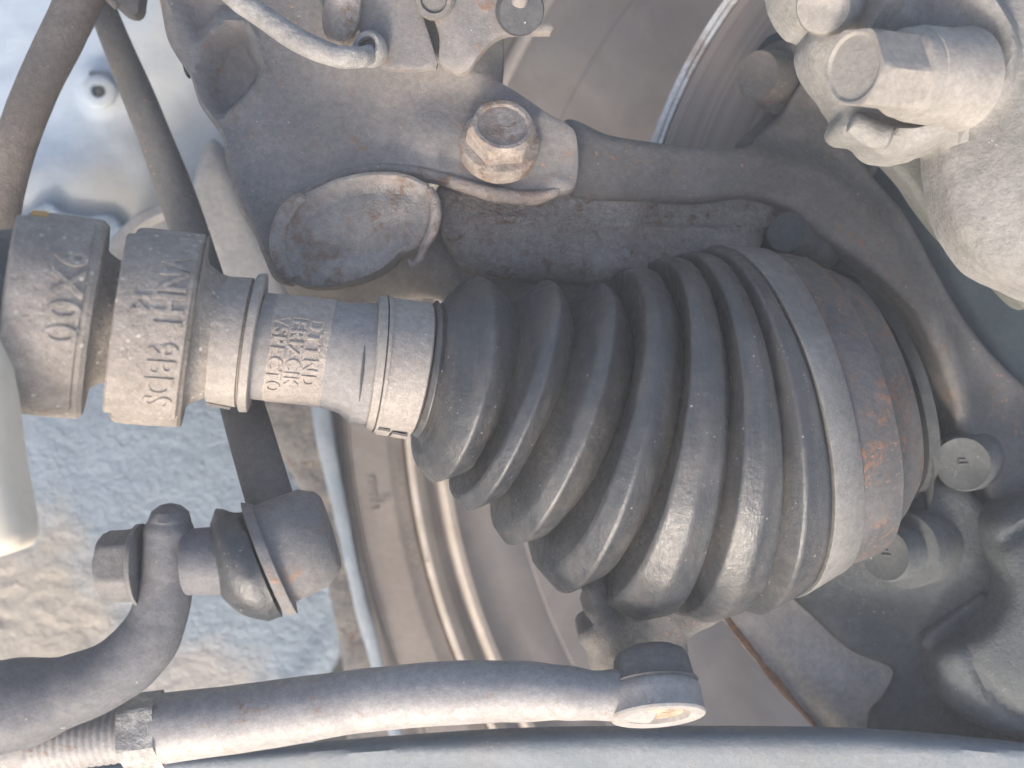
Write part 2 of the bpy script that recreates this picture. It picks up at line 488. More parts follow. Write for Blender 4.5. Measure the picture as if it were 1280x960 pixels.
M['asphalt'] = dusty('ground_asphalt', (0.045, 0.045, 0.046), (0.06, 0.06, 0.06), bump=0.3)
M['yellow'] = dusty('orange_paint_mark', (0.42, 0.24, 0.08), (0.48, 0.28, 0.10), bump=0.2)
M['cup_in'] = dusty('ball_cap_rust', (0.34, 0.27, 0.19), (0.50, 0.42, 0.32), (0.36, 0.20, 0.08), rough=0.5, rust=0.8, bump=0.3, scale=4)

def disc_material():
    m, nt, b = mat_new('worn_brake_disc')
    N = nt.nodes.new; L = nt.links.new
    tc = N('ShaderNodeTexCoord'); sp = N('ShaderNodeSeparateXYZ'); L(tc.outputs['Object'], sp.inputs[0])
    cb = N('ShaderNodeCombineXYZ'); L(sp.outputs[0], cb.inputs[0]); L(sp.outputs[1], cb.inputs[1])
    ln = N('ShaderNodeVectorMath'); ln.operation = 'LENGTH'; L(cb.outputs[0], ln.inputs[0])
    t = N('ShaderNodeTexNoise'); t.noise_dimensions = '1D'; t.inputs['Scale'].default_value = 5.5 / S; t.inputs['Detail'].default_value = 8; t.inputs['Roughness'].default_value = 0.75
    L(ln.outputs['Value'], t.inputs['W'])
    r = N('ShaderNodeValToRGB'); L(t.outputs['Fac'], r.inputs[0])
    r.color_ramp.elements[0].position = 0.3; r.color_ramp.elements[0].color = (0.29, 0.225, 0.18, 1)
    r.color_ramp.elements[1].position = 0.72; r.color_ramp.elements[1].color = (0.43, 0.355, 0.295, 1)
    L(r.outputs[0], b.inputs['Base Color'])
    b.inputs['Roughness'].default_value = 0.48; b.inputs['Metallic'].default_value = 0.05
    bp = N('ShaderNodeBump'); bp.inputs['Strength'].default_value = 0.25; bp.inputs['Distance'].default_value = S * 0.03
    L(t.outputs['Fac'], bp.inputs['Height']); L(bp.outputs[0], b.inputs['Normal'])
    return m
M['disc'] = disc_material()
M['disc_edge'] = dusty('sunlit_disc_edge', (0.88, 0.85, 0.78), (0.92, 0.90, 0.85), (0.40, 0.24, 0.14), rough=0.4, metal=0.0, bump=0.2, scale=2.2, blot=0.6)  # sun highlight along the rim painted in as near-white

exec_order = []
#STRUCT
# ================================================================== SETTING
g = mk('ground', ([(-400, -400, -16), (400, -400, -16), (400, 400, -16), (-400, 400, -16)], [(0, 1, 2, 3)]), M['asphalt'], base=(0, 0, -16))
tag(g, 'dark asphalt ground far behind the wheel', kind='structure')

def grid_panel(x0, x1, y0, y1, z, res, hfun):
    gx = np.arange(x0, x1 + 1, res); gy = np.arange(y0, y1 + 1, res)
    P = np.array([(x, y) for y in gy for x in gx], float)
    h = hfun(P); kk = (D - z) / D
    V = [Vector(((p[0] - 640) / 100 * kk, (480 - p[1]) / 100 * kk, z + a)) for p, a in zip(P, h)]
    nx = len(gx)
    F = [(j * nx + i, j * nx + i + 1, (j + 1) * nx + i + 1, (j + 1) * nx + i) for j in range(len(gy) - 1) for i in range(nx - 1)]
    return V, F

def h_panel(P):
    h = 0.25 * np.sin(P[:, 0] / 120) * 0.5
    h += 0.35 * sm(P[:, 1], 150, 260)
    h -= 0.5 * sm(P[:, 0] - (330 - P[:, 1] * 0.35), 0, 120) * (P[:, 1] < 320)
    d = np.hypot((P[:, 0] - 130) / 1.0, (P[:, 1] - 112) / 1.25)
    h += 0.10 * sm(d, 32, 24) - 0.5 * sm(d, 16, 10)
    h += np.array([fbm((p[0] / 100, p[1] / 100, 0), 1.2, 4) for p in P]) * 0.06
    return h
p = mk('wheel_arch_panel', grid_panel(-500, 400, -500, 1400, -6.6, 8, h_panel), M['paint'], base=W(100, 400, -6.2))
tag(p, 'pale blue painted body panel behind the drive shaft', kind='structure')
pl = mk('grommet', lathe(W(124, 116, -6.35), (0.25, 0, 1), [(0, .30), (.12, .30), (.16, .24), (.16, .13), (-.1, .12), (-.12, .001)], seg=40), M['paint'], p)
mk('plug', lathe(W(126, 118, -6.4), (0.25, 0, 1), [(0, .09), (.14, .09), (.17, .05), (.17, .001)], seg=30), M['rubber_dark'], pl)

def h_dead(P, d):
    out = np.zeros(len(P))
    for i, q in enumerate(P):
        x, y = q[0] / 100, q[1] / 100
        n1 = noise.fractal(Vector((x * 7.5, y * 6.0, 1.0)), 0.7, 2.0, 2)
        rid = 1 - abs(noise.noise(Vector((x * 2.2 + 0.25 * n1, y * 4.2, 7.0)))) * 2
        b = 1.0 if (x < 1.9 and y > 6.7) else 0.25
        bb = min(1, max(0, (y - 6.6) / 0.6)) * min(1, max(0, (2.6 - x) / 0.6))
        out[i] = -abs(n1) * 0.05 + rid * 0.05 * bb
    out += 0.10 * sm(ldist(P, [(330, 560), (372, 640), (428, 740), (415, 800), (350, 880)]), 26, 0)
    return out
dd = mk('sound_deadener', slab([(-450, 330), (-60, 320), (20, 275), (38, 258), (62, 250), (76, 263), (108, 268), (134, 266), (150, 276), (166, 302), (180, 312), (260, 318), (330, 440), (372, 540),
     (415, 660), (437, 740), (438, 790), (400, 860), (340, 900), (330, 1100), (300, 1380), (-450, 1380)], -5.92, 0.35, 10, h_dead, res=7), M['deaden'], base=W(150, 700, -5.9))
tag(dd, 'blue grey wrinkled undercoating sheet behind the anti-roll bar', kind='structure')

# ------------------------------------------------------------------ inner flange
fl = thing('inner_fender_flange', W(400, 700, -5.6), 'grey mottled metal flange with pale blue bead between panel and tyre', 'body flange')
def h_fl(P, d):
    return np.array([fbm((q[0] / 100, q[1] / 100, 5), 3.0, 4) for q in P]) * 0.05
mk('seam_strip', slab([(300, 420), (405, 470), (428, 620), (478, 860), (545, 1200), (440, 1200), (430, 860), (385, 640), (345, 560)], -5.75, 0.4, 14, h_fl), M['flange'], fl)
mk('bead', tube([W(396, 430, -5.6), W(402, 520, -5.6), W(426, 640, -5.6), W(450, 750, -5.6), W(490, 900, -5.6), W(556, 1150, -5.6)], [.20, .17, .13, .12, .12, .12], flat=lambda t: (1, .45), jit=.02), M['blue_paint'], fl)
mk('grey_web', slab([(262, 170), (300, 240), (350, 340), (372, 420), (330, 430), (262, 330), (235, 250)], -4.9, 0.8, 20), M['grey_panel'], fl)
mk('round_cup', lathe(W(232, 352, -5.0), (0.1, 0.1, 1), [(-.6, 1.42), (0, 1.42), (.12, 1.36), (.14, 1.2), (.02, 1.1), (0, .7), (.1, .001)]), M['grey_panel'], fl)

# ------------------------------------------------------------------ wheel
WC = W(1480, 455, -6)
wheel = thing('car_wheel', WC, 'dusty wheel seen from inside with tyre sidewall and rim lip', 'wheel')
def circ3(a, b, c):
    ax, ay = a; bx, by = b; cx, cy = c
    d = 2 * (ax * (by - cy) + bx * (cy - ay) + cx * (ay - by))
    ux = ((ax * ax + ay * ay) * (by - cy) + (bx * bx + by * by) * (cy - ay) + (cx * cx + cy * cy) * (ay - by)) / d
    uy = ((ax * ax + ay * ay) * (cx - bx) + (bx * bx + by * by) * (ax - cx) + (cx * cx + cy * cy) * (bx - ax)) / d
    return ux, uy, math.hypot(ax - ux, ay - uy)
cx, cy, cr = circ3((604, 60), (509, 540), (615, 910))
kw = 20 / 14
wc = W(cx, cy, -6); rl = cr / 100 * kw
def wl(prof, seg=220):
    return rings([(Vector((wc.x, wc.y, z)), Vector((0, 0, 1)), r) for z, r in prof], seg=seg, cap0=False, cap1=False)
mk('tyre', wl([(-6.35, rl + 0.02), (-6.1, rl + .12), (-5.98, rl + .35), (-5.965, rl + .37), (-5.96, rl + .42), (-5.9, rl + .8), (-5.89, rl + 1.0), (-5.925, rl + 1.03), (-5.925, rl + 1.08), (-5.9, rl + 1.11), (-6.0, rl + 1.5), (-6.35, rl + 1.9), (-7.2, rl + 2.1), (-10, rl + 2.1)]), M['tyre'], wheel)
rim = mk('rim', wl([(-6.25, rl - .19), (-6.38, rl - .34), (-6.30, rl - .42)]), M['rim'], wheel)
mk('barrel', wl([(-6.2, rl - .66), (-6.36, rl - .78), (-6.5, rl - .95), (-6.62, rl - 1.2), (-6.8, rl - 1.70), (-6.84, rl - 1.73), (-6.82, rl - 1.76), (-7.3, rl - 2.8), (-7.9, rl - 3.8), (-8.0, rl - 4.0), (-9.2, rl - 5.5), (-9.4, 0.01)]), M['rim'], rim)
mk('outer_lip', wl([(-6.3, rl + .05), (-6.0, rl + .05), (-5.93, rl), (-5.93, rl - .07), (-6.0, rl - .13), (-6.25, rl - .20)]), M['rim_lip'], rim)
mk('bead_ridge', wl([(-6.32, rl - .41), (-6.20, rl - .47), (-6.15, rl - .56), (-6.22, rl - .67)]), M['rim_lip'], rim)
# raised wording on the sidewall
def tyre_text(s, size, rr, a_deg, ext=0.02, sp=1.05):
    V, F = text_mesh(s, size, ext, sp)
    out = []
    for p in V:     # reads upwards, tops to the left
        a = R(a_deg) - p.x / rr
        r2 = rr + p.y
        out.append(Vector((wc.x + math.cos(a) * r2, wc.y + math.sin(a) * r2, -5.915 + p.z)))
    return out, F
def ang(px, py):
    q = W(px, py, -5.9) - wc
    return math.degrees(math.atan2(q.y, q.x)) % 360, math.hypot(q.x, q.y)
a1, r1 = ang(472, 640)
mk('sidewall_lettering', tyre_text('TREAD', 0.20, r1 - .03, a1, ext=0.02), M['tyre'], wheel)
segs = []
for (ax_, ay_, L_) in ((478, 623, 14), (475, 628, 8), (530, 700, 8), (515, 747, 10), (522, 742, 4), (448, 735, 6), (535, 752, 4), (450, 812, 6)):
    q = W(ax_, ay_, -5.9); segs.append(tube([q, q + Vector((L_ / 100, -L_ / 300, 0))], .012, seg=6, n_sub=1))
for i in range(46):
    t = i / 45; q = W(492 + 27 * t + 3 * math.sin(i * 2.3), 575 + 130 * t, -5.895)
    if i % 7 == 6: continue
    segs.append(tube([q, q + Vector((random.uniform(.03, .07), random.uniform(-.05, .05), 0))], .011, seg=6, n_sub=1))
mk('sidewall_marks', join(*segs), M['tyre'], wheel)['kind'] = 'stuff'

# ------------------------------------------------------------------ brake disc
dx, dy, dr = circ3((910, 0), (818, 178), (905, 770))
zc = -2.75; kd = (D - zc) / D
dc = W(dx, dy, zc)
disc = thing('brake_disc', dc, 'worn ventilated brake disc with a sun highlight painted on its rim', 'brake disc')
drr = dr / 100 * kd
def dl(prof, seg=240):
    return rings([(Vector((dc.x, dc.y, dc.z + z)), Vector((0.0, 0, 1)), r) for z, r in prof], seg=seg, cap0=False, cap1=False)
mk('friction_ring', dl([(0, 1.6), (0, drr - .15), (-.02, drr - .13), (-.5, drr - .13)]), M['disc'], disc)
mk('outer_edge', dl([(-.3, drr - .13), (-.0, drr - .12), (0.02, drr - .11), (0.02, drr - .055), (-.05, drr - .045), (-.05, drr - .035), (0.02, drr - .03), (.02, drr + .05), (-.5, drr + .03)]), M['disc_edge'], disc)

# ------------------------------------------------------------------ shield backdrop behind knuckle, deep shade put into its colour
sh = mk('shade_backdrop', slab([(948, 175), (975, 120), (960, 60), (990, 35), (1030, 60), (1080, 40), (1300, -60), (1500, 100), (1500, 1100), (1150, 1100), (1000, 800), (900, 650), (880, 350), (920, 200)], -2.6, 0.1, 6), M['void'], base=W(1150, 500, -3.05))
tag(sh, 'dark blue shield backdrop painted as the deep shade between the knuckle and the caliper', 'shield')
bp_ = thing('backing_plate', W(1000, 850, -2.7), 'brown splash plate with a rusty curved edge below the drive joint', 'splash plate')
def h_bp(P, d):
    l1 = ldist(P, [(930, 765), (980, 810), (1040, 880), (1090, 960)])
    l2 = ldist(P, [(990, 750), (1040, 800), (1090, 840)])
    return 0.10 * sm(l1, 30, 0) - 0.08 * sm(l2, 25, 0)
mk('plate', slab([(880, 740), (905, 768), (940, 815), (985, 870), (1035, 925), (1100, 1000), (1200, 1000), (1140, 880), (1140, 840), (1080, 790), (1000, 700), (940, 700)], -2.3, 0.15, 3, h_bp, rough=.02), M['shield'], bp_)
ep = resample([(880, 735), (905, 770), (940, 817), (985, 872), (1035, 927), (1100, 1002)], 12, closed=False)
mk('rusty_edge', tube([W(a + 1.5, b - 1, -2.29) for a, b in ep], .045, seg=12, n_sub=2, jit=.03), M['rust_edge'], bp_)

#KNUCKLE
# ================================================================== STEERING KNUCKLE
kn = thing('steering_knuckle', W(1100, 500, -2), 'grey cast iron steering knuckle curving round the drive joint', 'steering knuckle')
def tilt(P, x0=550, s=0.0022):
    return -(P[:, 0] - x0) * s
def h_arm(P, d):
    h = np.zeros(len(P))
    # crown of the arm: round across its width
    h += 0.12 * sm(d, 0, 30)
    l = ldist(P, [(600, 272), (760, 282), (900, 286), (990, 276)])
    h += 0.07 * sm(l, 9, 0) - 0.05 * sm(P[:, 1], 276, 300)
    # scooped pocket below the crest on the right half
    pk = sdf(P, [(880, 235), (940, 225), (985, 240), (965, 290), (900, 290), (800, 285), (820, 255)])
    h -= 0.22 * sm(pk, -12, 14)
    pk2 = sdf(P, [(580, 240), (560, 270), (565, 310), (610, 315), (700, 318), (800, 320), (800, 312), (650, 306)])
    h -= 0.05 * sm(pk2, -8, 8)
    return h
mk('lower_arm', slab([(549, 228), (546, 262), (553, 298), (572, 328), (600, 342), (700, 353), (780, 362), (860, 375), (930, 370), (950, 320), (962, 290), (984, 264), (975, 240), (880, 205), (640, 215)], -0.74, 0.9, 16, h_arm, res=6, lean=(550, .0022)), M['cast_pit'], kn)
def h_up(P, d):
    h = np.zeros(len(P))
    l = ldist(P, [(740, 205), (850, 225), (960, 240), (1040, 290), (1100, 350), (1150, 430), (1190, 520), (1225, 600)])
    h += 0.15 * sm(l, 85, 10)
    h -= 0.25 * sm(sdf(P, [(930, 190), (1020, 222), (1075, 262), (1130, 340), (1175, 430), (1230, 560), (1500, 560), (1500, 100), (960, 100)]), 0, 45)
    return h
mk('upper_arm', slab([(705, 150), (760, 168), (820, 178), (880, 184), (930, 184), (950, 172), (966, 150), (985, 132), (1010, 95), (1060, 95), (1070, 168), (1098, 212), (1140, 262), (1175, 325), (1215, 395), (1262, 452), (1330, 520), (1400, 640), (1400, 760),
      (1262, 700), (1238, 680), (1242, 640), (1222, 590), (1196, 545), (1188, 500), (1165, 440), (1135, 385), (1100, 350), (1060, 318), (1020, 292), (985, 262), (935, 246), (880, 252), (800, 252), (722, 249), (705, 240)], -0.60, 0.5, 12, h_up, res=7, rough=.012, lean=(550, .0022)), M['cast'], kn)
# sleeve collar at the clamped end
# hub housing rings behind the joint
def ring_fit(T, B, bulge, z):
    """3-D ring whose top, bottom and nearest points project on the photo's ones"""
    C = W((T[0] + B[0]) / 2, (T[1] + B[1]) / 2, z)
    k = (D - z) / D
    tx, ty = (T[0] - B[0]), -(T[1] - B[1])          # chord in y-up
    h = math.hypot(tx, ty) / 2
    r = h / 100 * k
    d = Vector((ty, -tx, 0)).normalized()            # along the axis, in the picture
    if d.x < 0: d = -d
    best = None
    cpx = C.x / k * 100; cpy = C.y / k * 100
    for s in range(-20, 75):
        a = R(s)
        n = Vector((d.x * math.cos(a), d.y * math.cos(a), -math.sin(a)))
        u = Vector((0, 0, 1)) - n * n.z; u.normalize()
        F_ = C + u * r
        kk = (D - F_.z) / D
        fx = F_.x / kk * 100 - cpx; fy = F_.y / kk * 100 - cpy
        b = fx * d.x + fy * d.y
        e = abs(b - bulge)
        if best is None or e < best[0]: best = (e, n)
    return C, best[1], r
def zax(px): return 1.75 - 0.0034 * px
hub = []
for (T, B, bu, z, dr_) in (((1052, 345), (1140, 640), 44, -2.8, 0), ((1054, 342), (1142, 642), 48, -2.6, 0), ((1060, 350), (1140, 635), 46, -2.55, 0), ((1064, 355), (1138, 630), 44, -2.7, 0)):
    hub.append(ring_fit(T, B, bu, z))
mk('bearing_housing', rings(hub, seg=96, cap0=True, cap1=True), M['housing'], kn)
def h_ring(P, d):
    return -0.10 * sm(ldist(P, [(1040, 345), (1110, 385), (1160, 450), (1182, 540)]), 12, 0)
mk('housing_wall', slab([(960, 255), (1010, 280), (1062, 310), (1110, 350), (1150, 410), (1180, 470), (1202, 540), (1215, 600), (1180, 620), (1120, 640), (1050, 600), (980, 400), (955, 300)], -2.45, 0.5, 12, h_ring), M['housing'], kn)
def h_body(P, d):
    h = np.zeros(len(P))
    l = ldist(P, [(1000, 760), (1060, 745), (1110, 790), (1150, 820)])
    h -= 0.12 * sm(l, 70, 0)
    l = ldist(P, [(1170, 640), (1200, 690), (1230, 700)])
    h += 0.15 * sm(l, 90, 0)
    return h
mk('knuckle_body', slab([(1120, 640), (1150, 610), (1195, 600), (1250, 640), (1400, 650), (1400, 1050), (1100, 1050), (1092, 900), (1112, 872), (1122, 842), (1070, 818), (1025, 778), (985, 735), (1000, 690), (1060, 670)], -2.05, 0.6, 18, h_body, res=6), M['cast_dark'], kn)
def h_ball(P, d):
    c = np.hypot(P[:, 0] - 1318, P[:, 1] - 770)
    h = 0.9 * np.sqrt(np.clip(1 - (c / 185) ** 2, 0, 1)) - 0.1
    l = ldist(P, [(1166, 812), (1210, 790), (1240, 745)])
    h -= 0.10 * sm(np.abs(c - 128), 12, 0)
    return h
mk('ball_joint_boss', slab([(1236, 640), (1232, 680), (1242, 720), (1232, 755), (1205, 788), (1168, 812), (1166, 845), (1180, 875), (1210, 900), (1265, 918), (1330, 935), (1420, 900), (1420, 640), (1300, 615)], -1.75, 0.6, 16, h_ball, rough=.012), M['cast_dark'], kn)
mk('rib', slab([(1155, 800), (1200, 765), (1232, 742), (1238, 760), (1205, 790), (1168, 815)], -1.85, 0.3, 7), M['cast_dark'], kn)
# light lip under the bearing
mk('lip', slab([(1120, 600), (1165, 540), (1182, 560), (1170, 600), (1150, 622), (1118, 636), (1100, 640)], -1.98, 0.25, 8), M['cast'], kn)
def cap_bolt(nm, face, back, rf, rb, zf, zb, mat, parent, mark=True, seg=48):
    a = W(*face, zf); b = W(*back, zb)
    n = (a - b).normalized(); Lg = (a - b).length
    v = lathe(b, n, [(0, rb), (Lg * .55, rb), (Lg * .6, rb * .97), (Lg * .62, rf * 1.03), (Lg * .93, rf), (Lg, rf * .93), (Lg - .02, rf * .80), (Lg - .03, .001)], seg=seg, jit=.015)
    o = mk(nm, v, mat, parent)
    if mark:
        n_, u, w = frame(n)
        c = a + n_ * -.02
        mk('head_mark', join(tube([c - u * .07, c + u * .07], .014, seg=6, n_sub=1), tube([c - u * .05 + w * .07, c + u * .04 + w * .06], .012, seg=6, n_sub=1),
                             tube([c - u * .07, c + w * .05 - u * .05], .012, seg=6, n_sub=1)), mat, o)
    return o
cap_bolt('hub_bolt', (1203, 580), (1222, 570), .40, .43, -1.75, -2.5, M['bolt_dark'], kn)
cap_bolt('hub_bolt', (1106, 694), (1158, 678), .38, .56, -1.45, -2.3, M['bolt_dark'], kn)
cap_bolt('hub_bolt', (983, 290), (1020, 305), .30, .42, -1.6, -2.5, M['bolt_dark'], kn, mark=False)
mk('ear', slab([(925, 185), (950, 150), (990, 110), (1010, 60), (1050, 110), (1080, 170), (1100, 215), (1020, 230)], -2.5, 0.5, 16), M['cast'], kn)
cap_bolt('guide_pin', (947, 94), (1012, 102), .36, .52, -1.7, -2.6, M['cast'], kn, mark=False)
mk('pin_pocket_shade', slab([(955, 50), (985, 35), (1005, 45), (1012, 92), (985, 95), (965, 75)], -2.3, 0.4, 5), M['void'], kn)  # dark sheet painted as the shade between pin and ear
# steering arm that carries the tie rod end
def h_sa(P, d):
    return 0.35 * sm(ldist(P, [(745, 740), (760, 790), (770, 840)]), 60, 0) - 0.004 * (P[:, 0] - 740)
mk('steering_arm', slab([(726, 728), (732, 748), (728, 762), (738, 774), (726, 784), (724, 798), (734, 815), (741, 838), (770, 856), (835, 858), (868, 835), (870, 812), (905, 797), (960, 772), (1000, 740), (900, 690), (760, 690)], -0.45, 0.9, 14, h_sa, wob=2.0, res=6, rough=.02), M['cast'], kn)

#ARM
# ================================================================== CONTROL ARM (upper left)
ca = thing('control_arm', W(450, 200, -0.6), 'grey stamped steel control arm bracket with a rusty bushing cup', 'control arm')
def h_ca(P, d):
    h = np.zeros(len(P))
    pk = sdf(P, [(288, 28), (262, 45), (248, 85), (252, 120), (272, 148), (290, 135), (312, 112), (326, 84), (315, 55), (305, 32)])
    h -= 0.34 * sm(pk, 0, 16)
    h += 0.07 * sm(np.abs(pk + 5), 7, 0)
    pk = sdf(P, [(215, -20), (225, 30), (245, 50), (270, 20), (300, 10), (330, -30)])
    h -= 0.25 * sm(pk, -5, 25)
    # turned-down left flange
    lf = ldist(P, [(200, -40), (210, 35), (240, 95), (262, 140), (285, 185), (300, 240), (330, 310)])
    h += 0.06 * sm(lf, 14, 2)
    sx = sm(310 - P[:, 0] * 1.0 - 0.0 + (P[:, 1] - 230) * 0.4, 0, 60)
    h -= 0.35 * sx
    # slight hollows of the pressed sheet
    h -= 0.18 * sm(np.hypot(P[:, 0] - 450, (P[:, 1] - 125) * 1.5), 130, 0)
    h -= 0.12 * sm(ldist(P, [(560, 110), (600, 125)]), 60, 0)
    h -= 0.10 * sm(P[:, 1], 180, 60)
    # rolled lower lip
    l = ldist(P, [(378, 246), (440, 217), (480, 211), (560, 222), (620, 242), (680, 246), (700, 236)])
    h += 0.05 * sm(l, 26, 6)
    return h
mk('top_plate', slab([(120, -220), (180, -60), (193, 0), (198, 36), (212, 62), (233, 92), (246, 128), (264, 152), (278, 175), (281, 205), (296, 246), (316, 290), (334, 338), (345, 352), (362, 352), (360, 290), (378, 247), (408, 228), (440, 217), (480, 211), (520, 214), (560, 222), (600, 236), (640, 246), (680, 246), (698, 240), (712, 238), (721, 228),
      (724, 200), (720, 165), (708, 152), (690, 143), (640, 108), (600, 84), (560, 70), (560, -220)], -0.45, 0.35, 6, h_ca, res=6), M['arm'], ca)
mk('rolled_lip', tube([W(a, b, -.47) for a, b in [(372, 252), (400, 234), (440, 219), (480, 213), (530, 218), (580, 231), (625, 244), (665, 247), (690, 241), (702, 234)]], [.07, .09, .09, .08, .09, .10, .11, .10, .07, .03], flat=lambda t: (1, 1.4), jit=.015), M['edge_rust'], ca)
def h_lp(P, d):
    l = ldist(P, [(470, 372), (520, 354), (560, 350), (620, 362), (740, 374)])
    h = -0.3 * sm(P[:, 1] - (300 + (P[:, 0] - 360) * 0.05), 10, 70)
    return h
mk('bottom_plate', slab([(300, 230), (325, 310), (346, 350), (362, 372), (400, 382), (440, 384), (478, 376), (500, 370), (540, 369), (560, 376), (640, 392), (760, 420), (780, 300), (500, 250)], -1.2, 0.25, 10, h_lp), M['arm'], ca)
def h_cup(P, d):
    h = tilt(P, 440, 0.001)
    e = sdf(P, [(360, 300), (368, 270), (395, 247), (440, 228), (490, 222), (525, 235), (530, 262), (520, 290), (495, 312), (455, 328), (410, 334), (375, 325)])
    h -= 0.07 * sm(e, -4, 8)
    h += 0.08 * sm(e, 10, 45)
    h -= 0.02 * sm(np.abs(e - 16), 6, 0)
    h += 0.06 * sm(d, 10, 2) * 0
    return h
cup = mk('bushing_cup', slab([(341, 305), (345, 280), (358, 258), (378, 243), (410, 228), (440, 217), (490, 212), (530, 226), (541, 240), (545, 262), (540, 285), (528, 303), (512, 312), (500, 314), (482, 332), (450, 348), (410, 358), (380, 358), (360, 350), (346, 330)], -0.12, 0.6, 5, h_cup, res=5, wob=1.5, rough=.012), M['arm_rust'], ca)
mk('outer_rim', tube([W(a, b, -.02) for a, b in [(378, 246), (360, 262), (350, 282), (347, 305), (352, 330), (363, 348)]], [.07, .10, .10, .10, .09, .05], flat=lambda t: (1, .6), jit=.012), M['arm_rust'], cup)
mk('hooked_lip', tube([W(a, b, -.12) for a, b in [(537, 236), (543, 250), (545, 268), (541, 288), (532, 306), (524, 324), (516, 331), (511, 324)]], [.05, .07, .075, .07, .06, .05, .035, .02], flat=lambda t: (1, 1.3), jit=.01), M['edge_rust'], cup)
n_b = Vector((0.10, 0.42, 0.90))
bc = W(624, 184, -0.42)
mk('washer', lathe(bc - n_b.normalized() * .1, n_b, [(0, .50), (.14, .50), (.17, .47), (.17, .3)], seg=60, jit=.01), M['bolt_rust'], ca)
mk('flange_bolt', hexhead(bc + n_b.normalized() * .05, n_b, .445, .42, flange=.515, fh=.10, cham=.84, dish=.025, rot=.15, jit=.012), M['bolt_rust'], ca)
for (qx, qy, zz, lx) in ((303, 232, -.64, 5), (231, 78, -.74, 5)):
    mk('slot_shade', slab([(qx - lx, qy - 12), (qx, qy - 18), (qx + lx - 1, qy - 8), (qx + lx, qy + 8), (qx + 3, qy + 18), (qx - 2, qy + 8)], zz + .06, .1, 1.5, res=3), M['void'], ca)  # dark insert in place of a hole, its shade painted on
# ------------------------------------------------------------------ hose
ho = thing('rubber_hose', W(380, 50, 0.1), 'dusty grey rubber hose curving into a round grommet', 'hose')
mk('tube', tube([W(255, -60, .2), W(290, -8, .2), (W(330, 22, .2)), W(375, 52, .2), W(420, 70, .2), W(450, 72, .12), W(466, 66, -.3)], [.14, .14, .145, .145, .14, .13, .12], jit=.01), M['hose'], ho)
mk('grommet', lathe(W(467, 65, -.28), (-.25, .05, 1), [(0, .20), (.1, .22), (.2, .21), (.26, .17), (.24, .12), (.1, .11)], seg=40, jit=.012), M['hose'], ho)
# ------------------------------------------------------------------ brackets at the top
br = thing('hose_bracket', W(480, 40, -.3), 'grey folded sheet bracket standing on the top edge of the arm', 'bracket')
mk('plate', slab([(395, -200), (400, 0), (425, 20), (455, 45), (478, 84), (545, 85), (547, 78), (518, -20), (480, -200)], -0.30, 0.12, 3, lambda P, d: 0.03 * sm(P[:, 0], 470, 500)), M['arm'], br)
mk('rusty_tab', slab([(420, -60), (405, 0), (402, 25), (408, 48), (425, 58), (440, 45), (450, 10), (450, -60)], -0.12, 0.1, 5, lambda P, d: 0.1 * sm(d, 0, 25)), M['arm_rust'], br)
b2 = thing('bolted_bracket', W(610, 30, -.3), 'grey bent bracket under a round rubber washer at the top edge', 'bracket')
mk('plate', slab([(545, -200), (535, -10), (548, 40), (548, 74), (560, 82), (572, 89), (585, 86), (598, 70), (616, 50), (636, 41), (688, 40), (692, 34), (688, 27), (655, 26), (640, 10), (640, -200)], -0.15, 0.14, 4, lambda P, d: -0.10 * sm(P[:, 0] - P[:, 1] * .5, 560, 520), rough=.01), M['arm'], b2)
mk('back_web', slab([(560, 70), (600, 40), (628, 40), (624, 112), (600, 92), (575, 88)], -0.6, 0.5, 4), M['link_rod'], b2)
mk('rubber_washer', lathe(W(648, 12, -.1), (.25, -.45, .85), [(-.12, .25), (0, .30), (.1, .31), (.16, .28), (.18, .1), (.18, .001)], seg=48), M['rubber_dark'], b2)
mk('stud', lathe(W(649, 4, .1), (.15, .6, .8), [(0, .10), (.3, .10), (.34, .07), (.34, .001)], seg=30), M['arm'], b2)
mk('round_bolt', lathe(W(545, -2, -.25), (-.05, -.35, .9), [(-.1, .26), (.2, .26), (.25, .22), (.25, .17), (.2, .15), (.2, .001)], seg=40), M['link_rod'], b2)

#AXLE
# ================================================================== DRIVE SHAFT
ax = thing('drive_shaft', W(640, 480, zax(640)), 'drive shaft with dusty vibration damper and ribbed black rubber boot', 'drive shaft')
def ring(T, B, bu, z=None):
    return ring_fit(T, B, bu, zax((T[0] + B[0]) / 2) if z is None else z)
def lerp_ring(a, b, t, rmul=1.0):
    return a[0].lerp(b[0], t), (a[1].lerp(b[1], t)).normalized(), (a[2] * (1 - t) + b[2] * t) * rmul
def span(a, b, prof, **kw):
    """prof: (t between ring a and b, radius offset)"""
    out = []
    for t, dr_ in prof:
        c, n, r = lerp_ring(a, b, t); out.append((c, n, r + dr_))
    return rings(out, **kw)
def sector(a, b, prof, th0, th1, seg=40):
    V, F = [], []
    for t, dr_ in prof:
        c, n, r = lerp_ring(a, b, t); n, u, v = frame(n)
        for k in range(seg + 1):
            th = th0 + (th1 - th0) * k / seg
            V.append(c + (u * math.cos(th) + v * math.sin(th)) * (r + dr_))
    m = seg + 1
    for i in range(len(prof) - 1):
        for k in range(seg):
            F.append((i * m + k, i * m + k + 1, (i + 1) * m + k + 1, (i + 1) * m + k))
    for i in range(len(prof) - 1): pass
    F.append(tuple(i * m for i in range(len(prof)))); F.append(tuple(i * m + seg for i in range(len(prof)))[::-1])
    return V, F
DB = -6
A0 = ring((42, 264), (8, 514), DB); A1 = ring((138, 276), (102, 524), DB)
B0 = ring((172, 284), (138, 527), DB); B1 = ring((262, 294), (226, 534), DB)
C0 = ring((262, 330), (236, 506), DB); C1 = ring((276, 342), (256, 497), DB)
